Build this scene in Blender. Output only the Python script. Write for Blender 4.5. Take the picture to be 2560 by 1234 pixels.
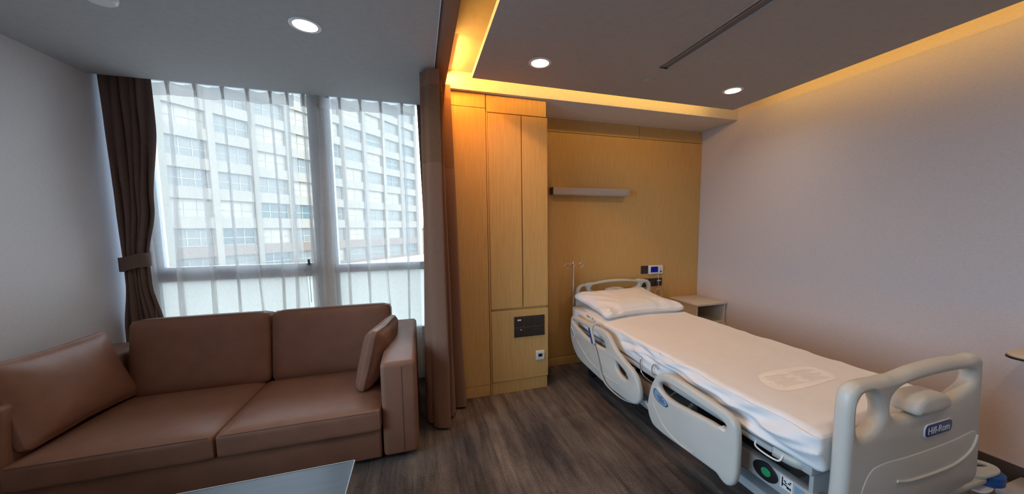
import bpy, bmesh, math, random
from mathutils import Vector, Matrix, noise
random.seed(7)
for o in list(bpy.data.objects): bpy.data.objects.remove(o)
SC = bpy.context.scene
COL = SC.collection
PI = math.pi

# ------------------------------------------------------------------ camera
YAW, PITCH, ROLL, FPX, CX, CY, EYE = 0.3103, -0.0915, -0.0082, 865.54, 1325.5, 648.0, 1.42
fw = Vector((math.sin(YAW)*math.cos(PITCH), math.cos(YAW)*math.cos(PITCH), math.sin(PITCH)))
rt = Vector((math.cos(YAW), -math.sin(YAW), 0)); up = rt.cross(fw)
r2 = rt*math.cos(ROLL) + up*math.sin(ROLL); u2 = -rt*math.sin(ROLL) + up*math.cos(ROLL)
cd = bpy.data.cameras.new('camera'); cam = bpy.data.objects.new('camera', cd); COL.objects.link(cam)
cd.sensor_fit = 'HORIZONTAL'; cd.sensor_width = 36; cd.lens = FPX*36/2560
cd.shift_x = -(CX-1280)/2560; cd.shift_y = (CY-617)/2560; cd.clip_start = .05; cd.clip_end = 500
cam.matrix_world = Matrix(((r2.x, u2.x, -fw.x, 0), (r2.y, u2.y, -fw.y, 0), (r2.z, u2.z, -fw.z, EYE), (0, 0, 0, 1)))
SC.camera = cam

# ------------------------------------------------------------------ light
SC.cycles.transparent_max_bounces = 16      # layered sheers
SC.view_settings.view_transform = 'Standard'; SC.view_settings.look = 'None'
SC.view_settings.exposure = 0.65; SC.view_settings.gamma = 1.0; SC.view_settings.use_curve_mapping = False
W = bpy.data.worlds.new('sky'); SC.world = W; W.use_nodes = True
bg = W.node_tree.nodes['Background']; bg.inputs[0].default_value = (.50, .73, 1.0, 1); bg.inputs[1].default_value = 6.6

def lamp(name, kind, loc, rot, energy, color, size=None, size_y=None, shape=None, parent=None, spread=None):
    l = bpy.data.lights.new(name, kind); l.energy = energy; l.color = color
    if size is not None: l.size = size
    if shape: l.shape = shape
    if size_y is not None: l.size_y = size_y
    if spread is not None: l.spread = spread
    o = bpy.data.objects.new(name, l); COL.objects.link(o); o.location = loc; o.rotation_euler = rot
    if parent:
        o.parent = parent; o.matrix_parent_inverse = wm(parent).inverted()
    return o
sun = bpy.data.lights.new('sun', 'SUN'); sun.energy = 1.0; sun.angle = .2; sun.color = (1, .96, .9)
so = bpy.data.objects.new('sun', sun); COL.objects.link(so)
so.rotation_euler = Vector((-.45, .62, -.62)).to_track_quat('-Z', 'Y').to_euler()
PORTAL = (-0.93, 3.43, 1.5, 2.3, 2.2)   # x centre, y, z centre, width, height
po = lamp('window_portal', 'AREA', (PORTAL[0], PORTAL[1], PORTAL[2]), (-PI/2, 0, 0), 1, (1, 1, 1), PORTAL[3], PORTAL[4], 'RECTANGLE')
po.data.cycles.is_portal = True
W2 = (-.55, 1.50, .50, 2.30)                # unseen side window added for daylight on the bed: y0, y1, z0, z1
po = lamp('window_portal', 'AREA', (-2.25, (W2[0]+W2[1])/2, (W2[2]+W2[3])/2), (0, -PI/2, 0), 1, (1, 1, 1), W2[3]-W2[2], W2[1]-W2[0], 'RECTANGLE')
po.data.cycles.is_portal = True
WARM = (1.0, .82, .66); COVE = (1.0, .56, .10)
P_DOWN = 1.8; P_COVE = 3.8

# ------------------------------------------------------------------ key measures (metres)
YH, XR, Z1 = 3.219, 3.08, 2.472           # head wall, right wall, soffit height
YS, YW = 2.766, 2.80                      # soffit front, wardrobe front
XL, XC, YC = .397, 2.773, 2.545           # ceiling island edges
YN, YG, XLW = 3.208, 3.40, -2.084         # ceiling end before the curtain pocket, glass plane, left wall
YB = -1.7                                 # wall behind

# ------------------------------------------------------------------ materials
MATS = {}
def nodes(name):
    m = bpy.data.materials.new(name); m.use_nodes = True; MATS[name] = m
    nt = m.node_tree; b = nt.nodes['Principled BSDF']
    return m, nt, b
def rgb(c):  # sRGB 0-255 -> linear
    return tuple(((v/255)/12.92 if v/255 <= .04045 else ((v/255+.055)/1.055)**2.4) for v in c) + (1,)
def noise_col(nt, c0, c1, scale=(8, 8, 8), ns=1.0, detail=4, lo=.35, hi=.65, coord='pos', rough=.6):
    N = nt.nodes; L = nt.links
    if coord == 'pos': src = N.new('ShaderNodeNewGeometry').outputs['Position']
    else: src = N.new('ShaderNodeTexCoord').outputs['Object']
    mp = N.new('ShaderNodeMapping'); mp.inputs['Scale'].default_value = scale; L.new(src, mp.inputs[0])
    nz = N.new('ShaderNodeTexNoise'); nz.inputs['Scale'].default_value = ns; nz.inputs['Detail'].default_value = detail
    nz.inputs['Roughness'].default_value = rough; L.new(mp.outputs[0], nz.inputs['Vector'])
    rp = N.new('ShaderNodeValToRGB'); rp.color_ramp.elements[0].position = lo; rp.color_ramp.elements[1].position = hi
    rp.color_ramp.elements[0].color = c0; rp.color_ramp.elements[1].color = c1
    L.new(nz.outputs['Fac'], rp.inputs[0])
    return rp.outputs[0], nz.outputs['Fac']
def bump(nt, b, fac, strength=.2, dist=.01):
    n = nt.nodes.new('ShaderNodeBump'); n.inputs['Strength'].default_value = strength; n.inputs['Distance'].default_value = dist
    nt.links.new(fac, n.inputs['Height']); nt.links.new(n.outputs[0], b.inputs['Normal'])
def mat(name, c, rough=.6, metal=0, c2=None, scale=(8, 8, 8), detail=4, bmp=0, bscale=None, bdist=.002, spec=.5, coat=0, lo=.35, hi=.65):
    m, nt, b = nodes(name)
    b.inputs['Base Color'].default_value = c; b.inputs['Roughness'].default_value = rough; b.inputs['Metallic'].default_value = metal
    b.inputs['Specular IOR Level'].default_value = spec; b.inputs['Coat Weight'].default_value = coat
    c2 = c2 or tuple(v*.93 for v in c[:3])+(1,)
    col, fac = noise_col(nt, c2, c, scale, 1.0, detail, lo, hi); nt.links.new(col, b.inputs['Base Color'])
    if bmp:
        if bscale: _, fac = noise_col(nt, c, c, bscale, 1.0, 3)
        bump(nt, b, fac, bmp, bdist)
    return m
def lin(r, g, b): return (r, g, b, 1)

mat('wallpaper', lin(.65, .585, .575), .85, c2=lin(.59, .53, .52), scale=(60, 60, 220), detail=6, bmp=.25, bscale=(250, 250, 420), bdist=.001)
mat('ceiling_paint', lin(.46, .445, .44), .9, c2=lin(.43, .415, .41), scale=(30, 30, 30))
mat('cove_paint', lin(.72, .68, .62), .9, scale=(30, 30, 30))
mat('wood', lin(.65, .405, .150), .5, c2=lin(.55, .325, .110), scale=(210, 210, 5), detail=6, bmp=.08, bdist=.001, spec=.3)
mat('wood_edge', lin(.36, .22, .10), .55, scale=(120, 120, 4))
mat('beam_brown', lin(.22, .13, .085), .6)
mat('vent_grey', lin(.20, .18, .17), .6)
mat('baseboard_dark', lin(.06, .045, .038), .5)
mat('leather', lin(.285, .135, .084), .46, c2=lin(.25, .118, .073), scale=(9, 9, 9), bmp=.22, bscale=(420, 420, 420), bdist=.0012, spec=.32)
mat('leather_seam', lin(.15, .072, .048), .5)
mat('drape', lin(.20, .140, .120), .85, c2=lin(.17, .12, .10), scale=(200, 200, 60), bmp=.2, bscale=(600, 600, 600), bdist=.0008, spec=.15)
mat('privacy_cloth', lin(.27, .145, .095), .85, c2=lin(.24, .128, .084), scale=(200, 200, 60), bmp=.2, bscale=(500, 500, 500), bdist=.0008, spec=.15)
mat('privacy_mesh', lin(.27, .15, .09), .9, c2=lin(.15, .078, .048), scale=(650, 650, 650), detail=0, lo=.40, hi=.60, bmp=.4, bdist=.001, spec=.1)
mat('plastic_cream', lin(.58, .58, .53), .38, scale=(4, 4, 4), spec=.45)
mat('plastic_white', lin(.80, .79, .77), .4)
mat('bed_grey', lin(.42, .43, .43), .45)
mat('bed_steel', lin(.30, .31, .32), .4, metal=.6)
mat('blue_plastic', lin(.02, .09, .32), .4)
mat('logo_blue', lin(.02, .035, .17), .35)
mat('logo_white', lin(.75, .75, .78), .4)
mat('label_blue', lin(.22, .36, .52), .35)
mat('label_dark', lin(.03, .06, .16), .4)
mat('pendant_blue', lin(.03, .06, .30), .4)
mat('black_plastic', lin(.012, .011, .012), .45)
mat('black_void', lin(.01, .01, .011), .7)
mat('green_button', lin(.02, .30, .11), .4)
mat('socket_plate', lin(.035, .026, .022), .4)
mat('chrome', lin(.78, .78, .80), .16, metal=1, c2=lin(.74, .74, .76))
mat('sheet', lin(.82, .82, .82), .9, c2=lin(.80, .80, .80), scale=(20, 20, 20), bmp=.12, bscale=(700, 700, 700), bdist=.0006, spec=.15)
mat('patch', lin(.95, .94, .92), .85, scale=(4, 4, 4), spec=.15)
mat('patch_print', lin(.80, .78, .77), .9)
mat('mattress_core', lin(.66, .60, .52), .8)
mat('laminate', lin(.67, .62, .54), .45, c2=lin(.64, .59, .51))
mat('laminate_dark', lin(.10, .09, .08), .6)
mat('lamp_box', lin(.47, .40, .35), .5)
mat('table_top', lin(.035, .040, .055), .28, c2=lin(.028, .032, .045), scale=(3, 40, 3), spec=.35)
mat('table_edge', lin(.30, .28, .27), .35)
mat('table_wood', lin(.055, .04, .032), .5)
mat('frame_alu', lin(.66, .72, .80), .45, scale=(3, 3, 3))
mat('frame_dark', lin(.05, .055, .06), .5)
mat('trim_white', lin(.85, .85, .85), .5)
mat('cord', lin(.70, .66, .58), .5)
mat('overbed_top', lin(.66, .55, .40), .4)
mat('tag_grey', lin(.55, .57, .60), .5)
mat('facade', lin(0.219, 0.190, 0.154), .9, c2=lin(0.200, 0.173, 0.144), scale=(.3, .3, .3))
mat('facade_band', lin(0.170, 0.152, 0.126), .9, scale=(.4, .4, .4))
mat('facade_brick', lin(0.150, 0.110, 0.089), .9, c2=lin(0.135, 0.097, 0.079), scale=(2, 2, 8))
mat('win_frame_out', lin(0.249, 0.219, 0.181), .6)
mat('win_glass_dark', lin(0.025, 0.055, 0.053), .3, c2=lin(0.044, 0.071, 0.066), scale=(.25, .25, .4), spec=.6)
mat('win_glass_grey', lin(0.120, 0.118, 0.105), .3, c2=lin(0.090, 0.093, 0.084), scale=(.25, .25, .4), spec=.6)
mat('win_sky_blind', lin(0.299, 0.257, 0.210), .7, c2=lin(0.240, 0.215, 0.175), scale=(.3, .3, .5))  # pale blinds, and sky reflection painted into upper panes
mat('canopy_white', lin(0.375, 0.316, 0.259), .7)
mat('ground_out', lin(.25, .25, .25), .9, scale=(.2, .2, .2))

def carpet():
    m, nt, b = nodes('carpet'); N = nt.nodes; L = nt.links
    c1, f1 = noise_col(nt, lin(.044, .040, .039), lin(.265, .240, .222), (15, 1.2, 1), 1.0, 9, .28, .76, rough=.72)
    c2, f2 = noise_col(nt, lin(.40, .38, .37), lin(1.5, 1.42, 1.36), (300, 130, 1), 1.0, 2, .3, .7)
    c3, f3 = noise_col(nt, lin(.62, .62, .66), lin(1.25, 1.18, 1.1), (3.2, 1.7, 1), 1.0, 4, .35, .65)
    inf = N.new('ShaderNodeObjectInfo'); mr = N.new('ShaderNodeMapRange'); mr.inputs[3].default_value = .86; mr.inputs[4].default_value = 1.12
    L.new(inf.outputs['Random'], mr.inputs[0])
    prev = c1
    for c in (c2, c3):
        x = N.new('ShaderNodeMix'); x.data_type = 'RGBA'; x.blend_type = 'MULTIPLY'; x.inputs[0].default_value = 1
        L.new(prev, x.inputs[6]); L.new(c, x.inputs[7]); prev = x.outputs[2]
    v = N.new('ShaderNodeVectorMath'); v.operation = 'SCALE'; L.new(prev, v.inputs[0]); L.new(mr.outputs[0], v.inputs['Scale'])
    L.new(v.outputs[0], b.inputs['Base Color']); b.inputs['Roughness'].default_value = .95; b.inputs['Specular IOR Level'].default_value = .1
    bump(nt, b, f2, .5, .004)
carpet()
def emit(name, c, s):
    m = bpy.data.materials.new(name); m.use_nodes = True; nt = m.node_tree; nt.nodes.clear()
    e = nt.nodes.new('ShaderNodeEmission'); e.inputs[0].default_value = c; e.inputs[1].default_value = s
    o = nt.nodes.new('ShaderNodeOutputMaterial'); nt.links.new(e.outputs[0], o.inputs[0]); MATS[name] = m
emit('lamp_lens', lin(1, .86, .66), 9); emit('led_strip', lin(*COVE), 4); emit('screen_blue', lin(.01, .015, .22), .35)
def sheer(name, c, transp, tl=.5):
    m = bpy.data.materials.new(name); m.use_nodes = True; nt = m.node_tree; nt.nodes.clear(); N = nt.nodes; L = nt.links
    tr = N.new('ShaderNodeBsdfTransparent'); di = N.new('ShaderNodeBsdfDiffuse'); ts = N.new('ShaderNodeBsdfTranslucent')
    di.inputs[0].default_value = c; ts.inputs[0].default_value = c
    geo = N.new('ShaderNodeNewGeometry'); mp = N.new('ShaderNodeMapping'); mp.inputs['Scale'].default_value = (260, 260, 40)
    nz = N.new('ShaderNodeTexNoise'); nz.inputs['Scale'].default_value = 1; nz.inputs['Detail'].default_value = 2
    L.new(geo.outputs['Position'], mp.inputs[0]); L.new(mp.outputs[0], nz.inputs['Vector'])
    mr = N.new('ShaderNodeMapRange'); mr.inputs[3].default_value = 1-transp-.06; mr.inputs[4].default_value = 1-transp+.06
    L.new(nz.outputs['Fac'], mr.inputs[0])
    m1 = N.new('ShaderNodeMixShader'); m1.inputs[0].default_value = tl; L.new(di.outputs[0], m1.inputs[1]); L.new(ts.outputs[0], m1.inputs[2])
    m2 = N.new('ShaderNodeMixShader'); L.new(mr.outputs[0], m2.inputs[0]); L.new(tr.outputs[0], m2.inputs[1]); L.new(m1.outputs[0], m2.inputs[2])
    o = N.new('ShaderNodeOutputMaterial'); L.new(m2.outputs[0], o.inputs[0]); MATS[name] = m
sheer('sheer', lin(.92, .90, .89), .60, .52)
sheer('sheer_heading', lin(.80, .77, .76), .22, .42)
def glass(name, frost, tint=(1.0, .94, .87, 1)):
    m = bpy.data.materials.new(name); m.use_nodes = True; nt = m.node_tree; nt.nodes.clear(); N = nt.nodes; L = nt.links
    tr = N.new('ShaderNodeBsdfTransparent'); tr.inputs[0].default_value = tint
    g = N.new('ShaderNodeBsdfGlossy'); g.inputs['Roughness'].default_value = .02
    nz = N.new('ShaderNodeTexNoise'); nz.inputs['Scale'].default_value = 2.0
    fr = N.new('ShaderNodeFresnel'); fr.inputs[0].default_value = 1.3
    mx = N.new('ShaderNodeMixShader'); L.new(fr.outputs[0], mx.inputs[0]); L.new(g.outputs[0], mx.inputs[2])
    if frost:
        ts = N.new('ShaderNodeBsdfTranslucent'); rp = N.new('ShaderNodeValToRGB')
        rp.color_ramp.elements[0].color = (.68, .62, .54, 1); rp.color_ramp.elements[1].color = (.77, .71, .63, 1)
        L.new(nz.outputs['Fac'], rp.inputs[0]); L.new(rp.outputs[0], ts.inputs[0]); L.new(ts.outputs[0], mx.inputs[1])
    else: L.new(tr.outputs[0], mx.inputs[1])
    o = N.new('ShaderNodeOutputMaterial'); L.new(mx.outputs[0], o.inputs[0]); MATS[name] = m
glass('window_glass', False); glass('side_glass', False, (.95, .97, .97, 1)); glass('frosted_glass', True)

# ------------------------------------------------------------------ helpers
WMAT = {}
def wm(o): return WMAT.get(o.name, Matrix.Identity(4))
def setp(o, label=None, cat=None, group=None, kind=None):
    if label: o['label'] = label
    if cat: o['category'] = cat
    if group: o['group'] = group
    if kind: o['kind'] = kind
    return o
def thing(name, loc, label=None, cat=None, group=None, kind=None, rz=0):
    o = bpy.data.objects.new(name, None); COL.objects.link(o); o.empty_display_size = .1
    o.location = loc; o.rotation_euler = (0, 0, rz)
    WMAT[o.name] = Matrix.Translation(Vector(loc)) @ Matrix.Rotation(rz, 4, 'Z')
    return setp(o, label, cat, group, kind)
def link(name, me, material, parent=None, smooth=False):
    me.name = name
    if material is not None and not len(me.materials): me.materials.append(MATS[material])
    if smooth is True:
        for p in me.polygons: p.use_smooth = True
    elif smooth:
        me.shade_smooth() if hasattr(me, 'shade_smooth') else None
        me.set_sharp_from_angle(angle=math.radians(smooth))
    o = bpy.data.objects.new(name, me); COL.objects.link(o)
    if parent:
        o.parent = parent; o.matrix_parent_inverse = wm(parent).inverted()
    elif len(me.vertices):   # top-level mesh: origin at the middle of its base
        xs = [v.co for v in me.vertices]
        c = Vector(((min(v.x for v in xs)+max(v.x for v in xs))/2, (min(v.y for v in xs)+max(v.y for v in xs))/2, min(v.z for v in xs)))
        me.transform(Matrix.Translation(-c)); o.location = c; WMAT[o.name] = Matrix.Translation(c)
    return o
def fin(bm, name, material, parent=None, smooth=False):
    me = bpy.data.meshes.new(name); bmesh.ops.recalc_face_normals(bm, faces=bm.faces); bm.to_mesh(me); bm.free()
    return link(name, me, material, parent, smooth)
def add_box(bm, x0, x1, y0, y1, z0, z1, r=0, seg=2):
    b = bmesh.new()
    bmesh.ops.create_cube(b, size=1, matrix=Matrix.Translation(((x0+x1)/2, (y0+y1)/2, (z0+z1)/2)) @ Matrix.Diagonal((abs(x1-x0), abs(y1-y0), abs(z1-z0), 1)))
    if r: bmesh.ops.bevel(b, geom=list(b.edges), offset=r, segments=seg, affect='EDGES', profile=.5)
    t = bpy.data.meshes.new('t'); b.to_mesh(t); b.free(); bm.from_mesh(t); bpy.data.meshes.remove(t)
def box(name, x0, x1, y0, y1, z0, z1, material, parent=None, r=0, seg=2):
    bm = bmesh.new(); add_box(bm, x0, x1, y0, y1, z0, z1, r, seg)
    return fin(bm, name, material, parent, 40 if r else False)
def add_tube(bm, pts, r, n=8, closed=False, cap=True):
    pts = [Vector(p) for p in pts]; rings = []; m = len(pts)
    ref = None
    for i, p in enumerate(pts):
        a = pts[(i-1) % m] if (i or closed) else p; c = pts[(i+1) % m] if (i < m-1 or closed) else p
        t = (c-a).normalized()
        if ref is None:
            ref = Vector((0, 0, 1)) if abs(t.z) < .9 else Vector((1, 0, 0))
        u = (ref - t*ref.dot(t)).normalized(); ref = u; v = t.cross(u)
        rr = r[i] if isinstance(r, (list, tuple)) else r
        rings.append([bm.verts.new(p + (u*math.cos(2*PI*k/n) + v*math.sin(2*PI*k/n))*rr) for k in range(n)])
    for i in range(m if closed else m-1):
        A, B = rings[i], rings[(i+1) % m]
        for k in range(n): bm.faces.new((A[k], A[(k+1) % n], B[(k+1) % n], B[k]))
    if cap and not closed: bm.faces.new(rings[0][::-1]); bm.faces.new(rings[-1])
def tube(name, pts, r, material, parent=None, n=8, closed=False):
    bm = bmesh.new(); add_tube(bm, pts, r, n, closed); return fin(bm, name, material, parent, 50)
def add_lathe(bm, prof, M=Matrix.Identity(4), n=32):   # prof: (radius, height) along local z
    rings = []
    for r, z in prof:
        if r < 1e-6: rings.append([bm.verts.new(M @ Vector((0, 0, z)))])
        else: rings.append([bm.verts.new(M @ Vector((r*math.cos(2*PI*k/n), r*math.sin(2*PI*k/n), z))) for k in range(n)])
    for A, B in zip(rings, rings[1:]):
        if len(A) == 1 and len(B) == 1: continue
        for k in range(n):
            if len(A) == 1: bm.faces.new((A[0], B[k], B[(k+1) % n]))
            elif len(B) == 1: bm.faces.new((A[k], A[(k+1) % n], B[0]))
            else: bm.faces.new((A[k], A[(k+1) % n], B[(k+1) % n], B[k]))
def lathe(name, prof, M, material, parent=None, n=32):
    bm = bmesh.new(); add_lathe(bm, prof, M, n); return fin(bm, name, material, parent, 35)
def smooth_line(pts, n=6, closed=True):
    P = [Vector(p) for p in pts]; out = []; m = len(P)
    rng = range(m) if closed else range(m-1)
    for i in rng:
        p0 = P[(i-1) % m] if (closed or i > 0) else P[i]; p1 = P[i]; p2 = P[(i+1) % m]; p3 = P[(i+2) % m] if (closed or i < m-2) else P[i+1]
        d = [max((b-a).length, 1e-6)**.5 for a, b in ((p0, p1), (p1, p2), (p2, p3))]
        for k in range(n):
            t = k/n
            m1 = (p1-p0)/d[0] - (p2-p0)/(d[0]+d[1]) + (p2-p1)/d[1] if (p1-p0).length > 1e-6 else (p2-p1)/d[1]
            m2 = (p2-p1)/d[1] - (p3-p1)/(d[1]+d[2]) + (p3-p2)/d[2] if (p3-p2).length > 1e-6 else (p2-p1)/d[1]
            m1 = m1*d[1]; m2 = m2*d[1]
            t2, t3 = t*t, t*t*t
            out.append(p1*(2*t3-3*t2+1) + m1*(t3-2*t2+t) + p2*(-2*t3+3*t2) + m2*(t3-t2))
    if not closed: out.append(P[-1])
    return out
def plate_mesh(outer, holes, thick, bev, M):
    """a flat plate with rounded rim and holes, drawn in the local xy plane, thickness along local z"""
    cu = bpy.data.curves.new('plate', 'CURVE'); cu.dimensions = '2D'; cu.fill_mode = 'BOTH'
    cu.extrude = max(thick/2-bev, .0001); cu.bevel_depth = bev; cu.bevel_resolution = 2; cu.offset = -bev
    for loop in [outer]+holes:
        sp = cu.splines.new('POLY'); sp.points.add(len(loop)-1); sp.use_cyclic_u = True
        for q, p in zip(sp.points, loop): q.co = (p[0], p[1], 0, 1)
    o = bpy.data.objects.new('plate', cu); COL.objects.link(o)
    me = bpy.data.meshes.new_from_object(o.evaluated_get(bpy.context.evaluated_depsgraph_get()))
    bpy.data.objects.remove(o); bpy.data.curves.remove(cu)
    me.transform(M); me.materials.clear()
    return me
def plate(name, outer, holes, thick, bev, M, material, parent=None):
    me = plate_mesh(outer, holes, thick, bev, M)
    bm = bmesh.new(); bm.from_mesh(me); bpy.data.meshes.remove(me)
    bmesh.ops.remove_doubles(bm, verts=bm.verts, dist=1e-5)
    return fin(bm, name, material, parent, 40)
def XZ(y): return Matrix(((1, 0, 0, 0), (0, 0, 1, y), (0, 1, 0, 0), (0, 0, 0, 1)))       # (x, z) drawing at depth y
def YZ(x): return Matrix(((0, 0, 1, x), (1, 0, 0, 0), (0, 1, 0, 0), (0, 0, 0, 1)))       # (y, z) drawing at x
def XY(z): return Matrix.Translation((0, 0, z))
def rrect(x0, x1, y0, y1, r, n=5):
    out = []
    for cx, cy, a in ((x1-r, y1-r, 0), (x0+r, y1-r, PI/2), (x0+r, y0+r, PI), (x1-r, y0+r, 1.5*PI)):
        for k in range(n+1):
            out.append((cx+r*math.cos(a+k*PI/2/n), cy+r*math.sin(a+k*PI/2/n)))
    return out
def text(name, s, size, M, material, parent, depth=.0006):
    cu = bpy.data.curves.new('txt', 'FONT'); cu.body = s; cu.size = size; cu.extrude = depth; cu.align_x = 'CENTER'; cu.align_y = 'CENTER'
    o = bpy.data.objects.new('txt', cu); COL.objects.link(o)
    me = bpy.data.meshes.new_from_object(o.evaluated_get(bpy.context.evaluated_depsgraph_get()))
    bpy.data.objects.remove(o); bpy.data.curves.remove(cu); me.transform(M); me.materials.clear()
    return link(name, me, material, parent)
def grid(name, nu, nv, f, material, parent=None, smooth=True):
    vs = [f(i/nu, j/nv) for j in range(nv+1) for i in range(nu+1)]
    fs = [(j*(nu+1)+i, j*(nu+1)+i+1, (j+1)*(nu+1)+i+1, (j+1)*(nu+1)+i) for j in range(nv) for i in range(nu)]
    me = bpy.data.meshes.new(name); me.from_pydata(vs, [], fs); me.update()
    return link(name, me, material, parent, smooth)
def cushion_mesh(w, d, h, r, puff=(0, 0, 0), n=14, wrinkle=0, seed=0, pinch=0):
    """rounded, puffed cushion centred on the origin; puff per axis; pinch draws the corners out flat like a pillow"""
    bm = bmesh.new(); bmesh.ops.create_cube(bm, size=2)
    bmesh.ops.subdivide_edges(bm, edges=bm.edges, cuts=n, use_grid_fill=True)
    H = Vector((w/2, d/2, h/2))
    for v in bm.verts:
        p = v.co.copy(); P = Vector((p.x*H.x, p.y*H.y, p.z*H.z))
        q = Vector([max(-(H[i]-r), min(H[i]-r, P[i])) for i in range(3)]); dd = P-q
        if dd.length > 1e-9: P = q + dd.normalized()*min(r, max(abs(c) for c in dd))
        for i in range(3):
            if puff[i]:
                a, b = p[(i+1) % 3], p[(i+2) % 3]
                P[i] += (1 if p[i] > 0 else -1)*abs(p[i])**3*puff[i]*(1-a**4)*(1-b**4)
        if pinch:
            e = max(abs(p.x), abs(p.y)); P.z *= (1-pinch*e**3)
            k = 1-.07*(1-abs(p.x*p.y))*e**4; 
            if abs(p.x) >= abs(p.y): P.x *= k
            else: P.y *= k
        if wrinkle:
            s = noise.fractal(Vector((P.x*7+seed, P.y*7, P.z*7)), 1, 2, 3)
            e = 1-abs(noise.noise(Vector((P.x*9+seed*3, P.y*9+4, P.z*9))))*2
            P += P.normalized()*wrinkle*(.6*s+.5*e)
        v.co = P
    return bm
def place(bm, M): bmesh.ops.transform(bm, matrix=M, verts=bm.verts); return bm
def frame_M(loc, ex, ey, ez):
    return Matrix(((ex[0], ey[0], ez[0], loc[0]), (ex[1], ey[1], ez[1], loc[1]), (ex[2], ey[2], ez[2], loc[2]), (0, 0, 0, 1)))
def copy_tree(o, parent=None, M=None):
    c = o.copy(); COL.objects.link(c); c.parent = parent
    if parent is None and M is not None: c.matrix_basis = M; 
    for ch in [x for x in bpy.data.objects if x.parent == o]: copy_tree(ch, c)
    return c
def struct(o): o['kind'] = 'structure'; return o

# ================================================================== THE ROOM
# floor of carpet planks laid along the room
fl = box('floor', XLW-.15, XR+.15, YB-.15, 3.6, -.16, -.012, 'black_void'); struct(fl)
pw, pl_ = .25, 1.0
pm = bmesh.new(); add_box(pm, -pw/2+.0005, pw/2-.0005, -pl_/2+.0005, pl_/2-.0005, -.012, 0)
pme = bpy.data.meshes.new('carpet_plank'); pm.to_mesh(pme); pm.free(); pme.materials.append(MATS['carpet'])
i = 0
x = XLW+pw/2
while x < XR+.12:
    y = YB + (0, .33, .67)[i % 3] - .5
    while y < 3.75:
        y0, y1 = max(y-pl_/2, YB), min(y+pl_/2, 3.5)
        if y1-y0 > .03:
            o = bpy.data.objects.new('carpet_plank', pme); COL.objects.link(o)
            o.parent = fl; o.matrix_parent_inverse = wm(fl).inverted()
            o.location = (x, (y0+y1)/2, 0); o.scale = (1, (y1-y0)/pl_, 1)
        y += pl_
    x += pw; i += 1

T = .15
struct(box('wall_right', XR, XR+T, YB-T, 3.6, -.16, 3.0, 'wallpaper'))
bm = bmesh.new()
add_box(bm, XLW-T, XLW, YB-T, W2[0], -.16, 3.0); add_box(bm, XLW-T, XLW, W2[1], 3.6, -.16, 3.0)
add_box(bm, XLW-T, XLW, W2[0], W2[1], -.16, W2[2]); add_box(bm, XLW-T, XLW, W2[0], W2[1], W2[3], 3.0)
struct(fin(bm, 'wall_left', 'wallpaper'))
struct(box('wall_back', XLW-T, XR+T, YB-T, YB, -.16, 3.0, 'wallpaper'))
struct(box('baseboard_right', XR-.012, XR, YB, YH, 0, .10, 'baseboard_dark', r=.002))
struct(box('baseboard_left', XLW, XLW+.012, YB, 3.3, 0, .10, 'baseboard_dark', r=.002))
# head wall with wooden cladding panels
wh = struct(box('wall_head', .26, XR, YH+.018, 3.6, -.16, 3.0, 'wood_edge'))
def wpanel(x0, x1, z0, z1, y=YH, parent=wh): return box('wood_panel', x0, x1, y, y+.018, z0, z1, 'wood', parent, r=.0015, seg=1)
wpanel(1.0, XR-.001, .095, 2.342)
wpanel(1.0, 2.25, 2.346, Z1); wpanel(2.254, XR-.001, 2.346, Z1)
struct(box('baseboard_head', 1.0, XR-.001, YH-.004, YH+.018, 0, .09, 'wood', r=.0015))
# the wooden pier beside the wardrobe
pier = struct(box('wall_pier', .20, .536, YW+.022, 3.6, -.16, Z1, 'wood_edge'))
box('wood_panel', .20, .536, YW+.004, YW+.022, .095, 2.36, 'wood', pier, r=.0015, seg=1)
box('wood_panel', .20, .536, YW+.004, YW+.022, 2.363, Z1, 'wood', pier, r=.0015, seg=1)
box('wood_plinth', .20, .536, YW+.004, YW+.022, 0, .092, 'wood', pier, r=.0015, seg=1)
# window wall: sill wall below, piers
struct(box('wall_window', XLW, .25, 3.36, 3.6, -.16, .42, 'trim_white'))
struct(box('wall_window_side', .16, .26, 3.25, 3.6, .42, 3.0, 'trim_white'))
struct(box('wall_window_head', XLW, .26, 3.36, 3.6, 2.60, 3.0, 'trim_white'))

# ceilings
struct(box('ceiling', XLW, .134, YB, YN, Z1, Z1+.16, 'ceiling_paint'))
struct(box('ceiling_pocket', XLW, .26, YN, 3.6, 2.60, 2.75, 'trim_white'))
struct(box('ceiling_slab', XLW-T, XR+T, YB-T, 3.62, 2.88, 3.05, 'cove_paint'))
struct(box('trim_1', .146, .226, YB, 2.80, Z1, 2.88, 'beam_brown', r=.002))     # beam along the curtain track
struct(box('ceiling_soffit', .226, XR, YS, 3.6, Z1, 2.88, 'cove_paint', r=.002))
# lower end of the cove above the island (step in the cove)
struct(box('ceiling_cove', .226, XR, 2.25, YS, 2.60, 2.88, 'cove_paint'))
# suspended island, built around the air slot
VX0, VX1, VY1 = 1.5549, 1.6313, 2.03
isl = bmesh.new()
ITH = .035
YB2 = -1.2
for (a, b, c, d) in ((XL, VX0, YB2, YC), (VX1, XC, YB2, YC), (VX0, VX1, VY1, YC)):
    add_box(isl, a, b, c, d, Z1, Z1+ITH)
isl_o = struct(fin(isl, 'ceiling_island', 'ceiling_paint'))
# soffit of the room behind, closing the cove off
# curtain track
tk = thing('curtain_track', (.14, .6, Z1), 'slim aluminium curtain track along the ceiling beside the warm cove', 'curtain track')
box('rail', .134, .139, YB, 2.79, Z1-.004, Z1+.02, 'frame_alu', tk); box('rail', .142, .146, YB, 2.79, Z1-.004, Z1+.02, 'frame_dark', tk)
box('channel', .139, .142, YB, 2.79, Z1+.012, Z1+.02, 'frame_dark', tk)

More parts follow.
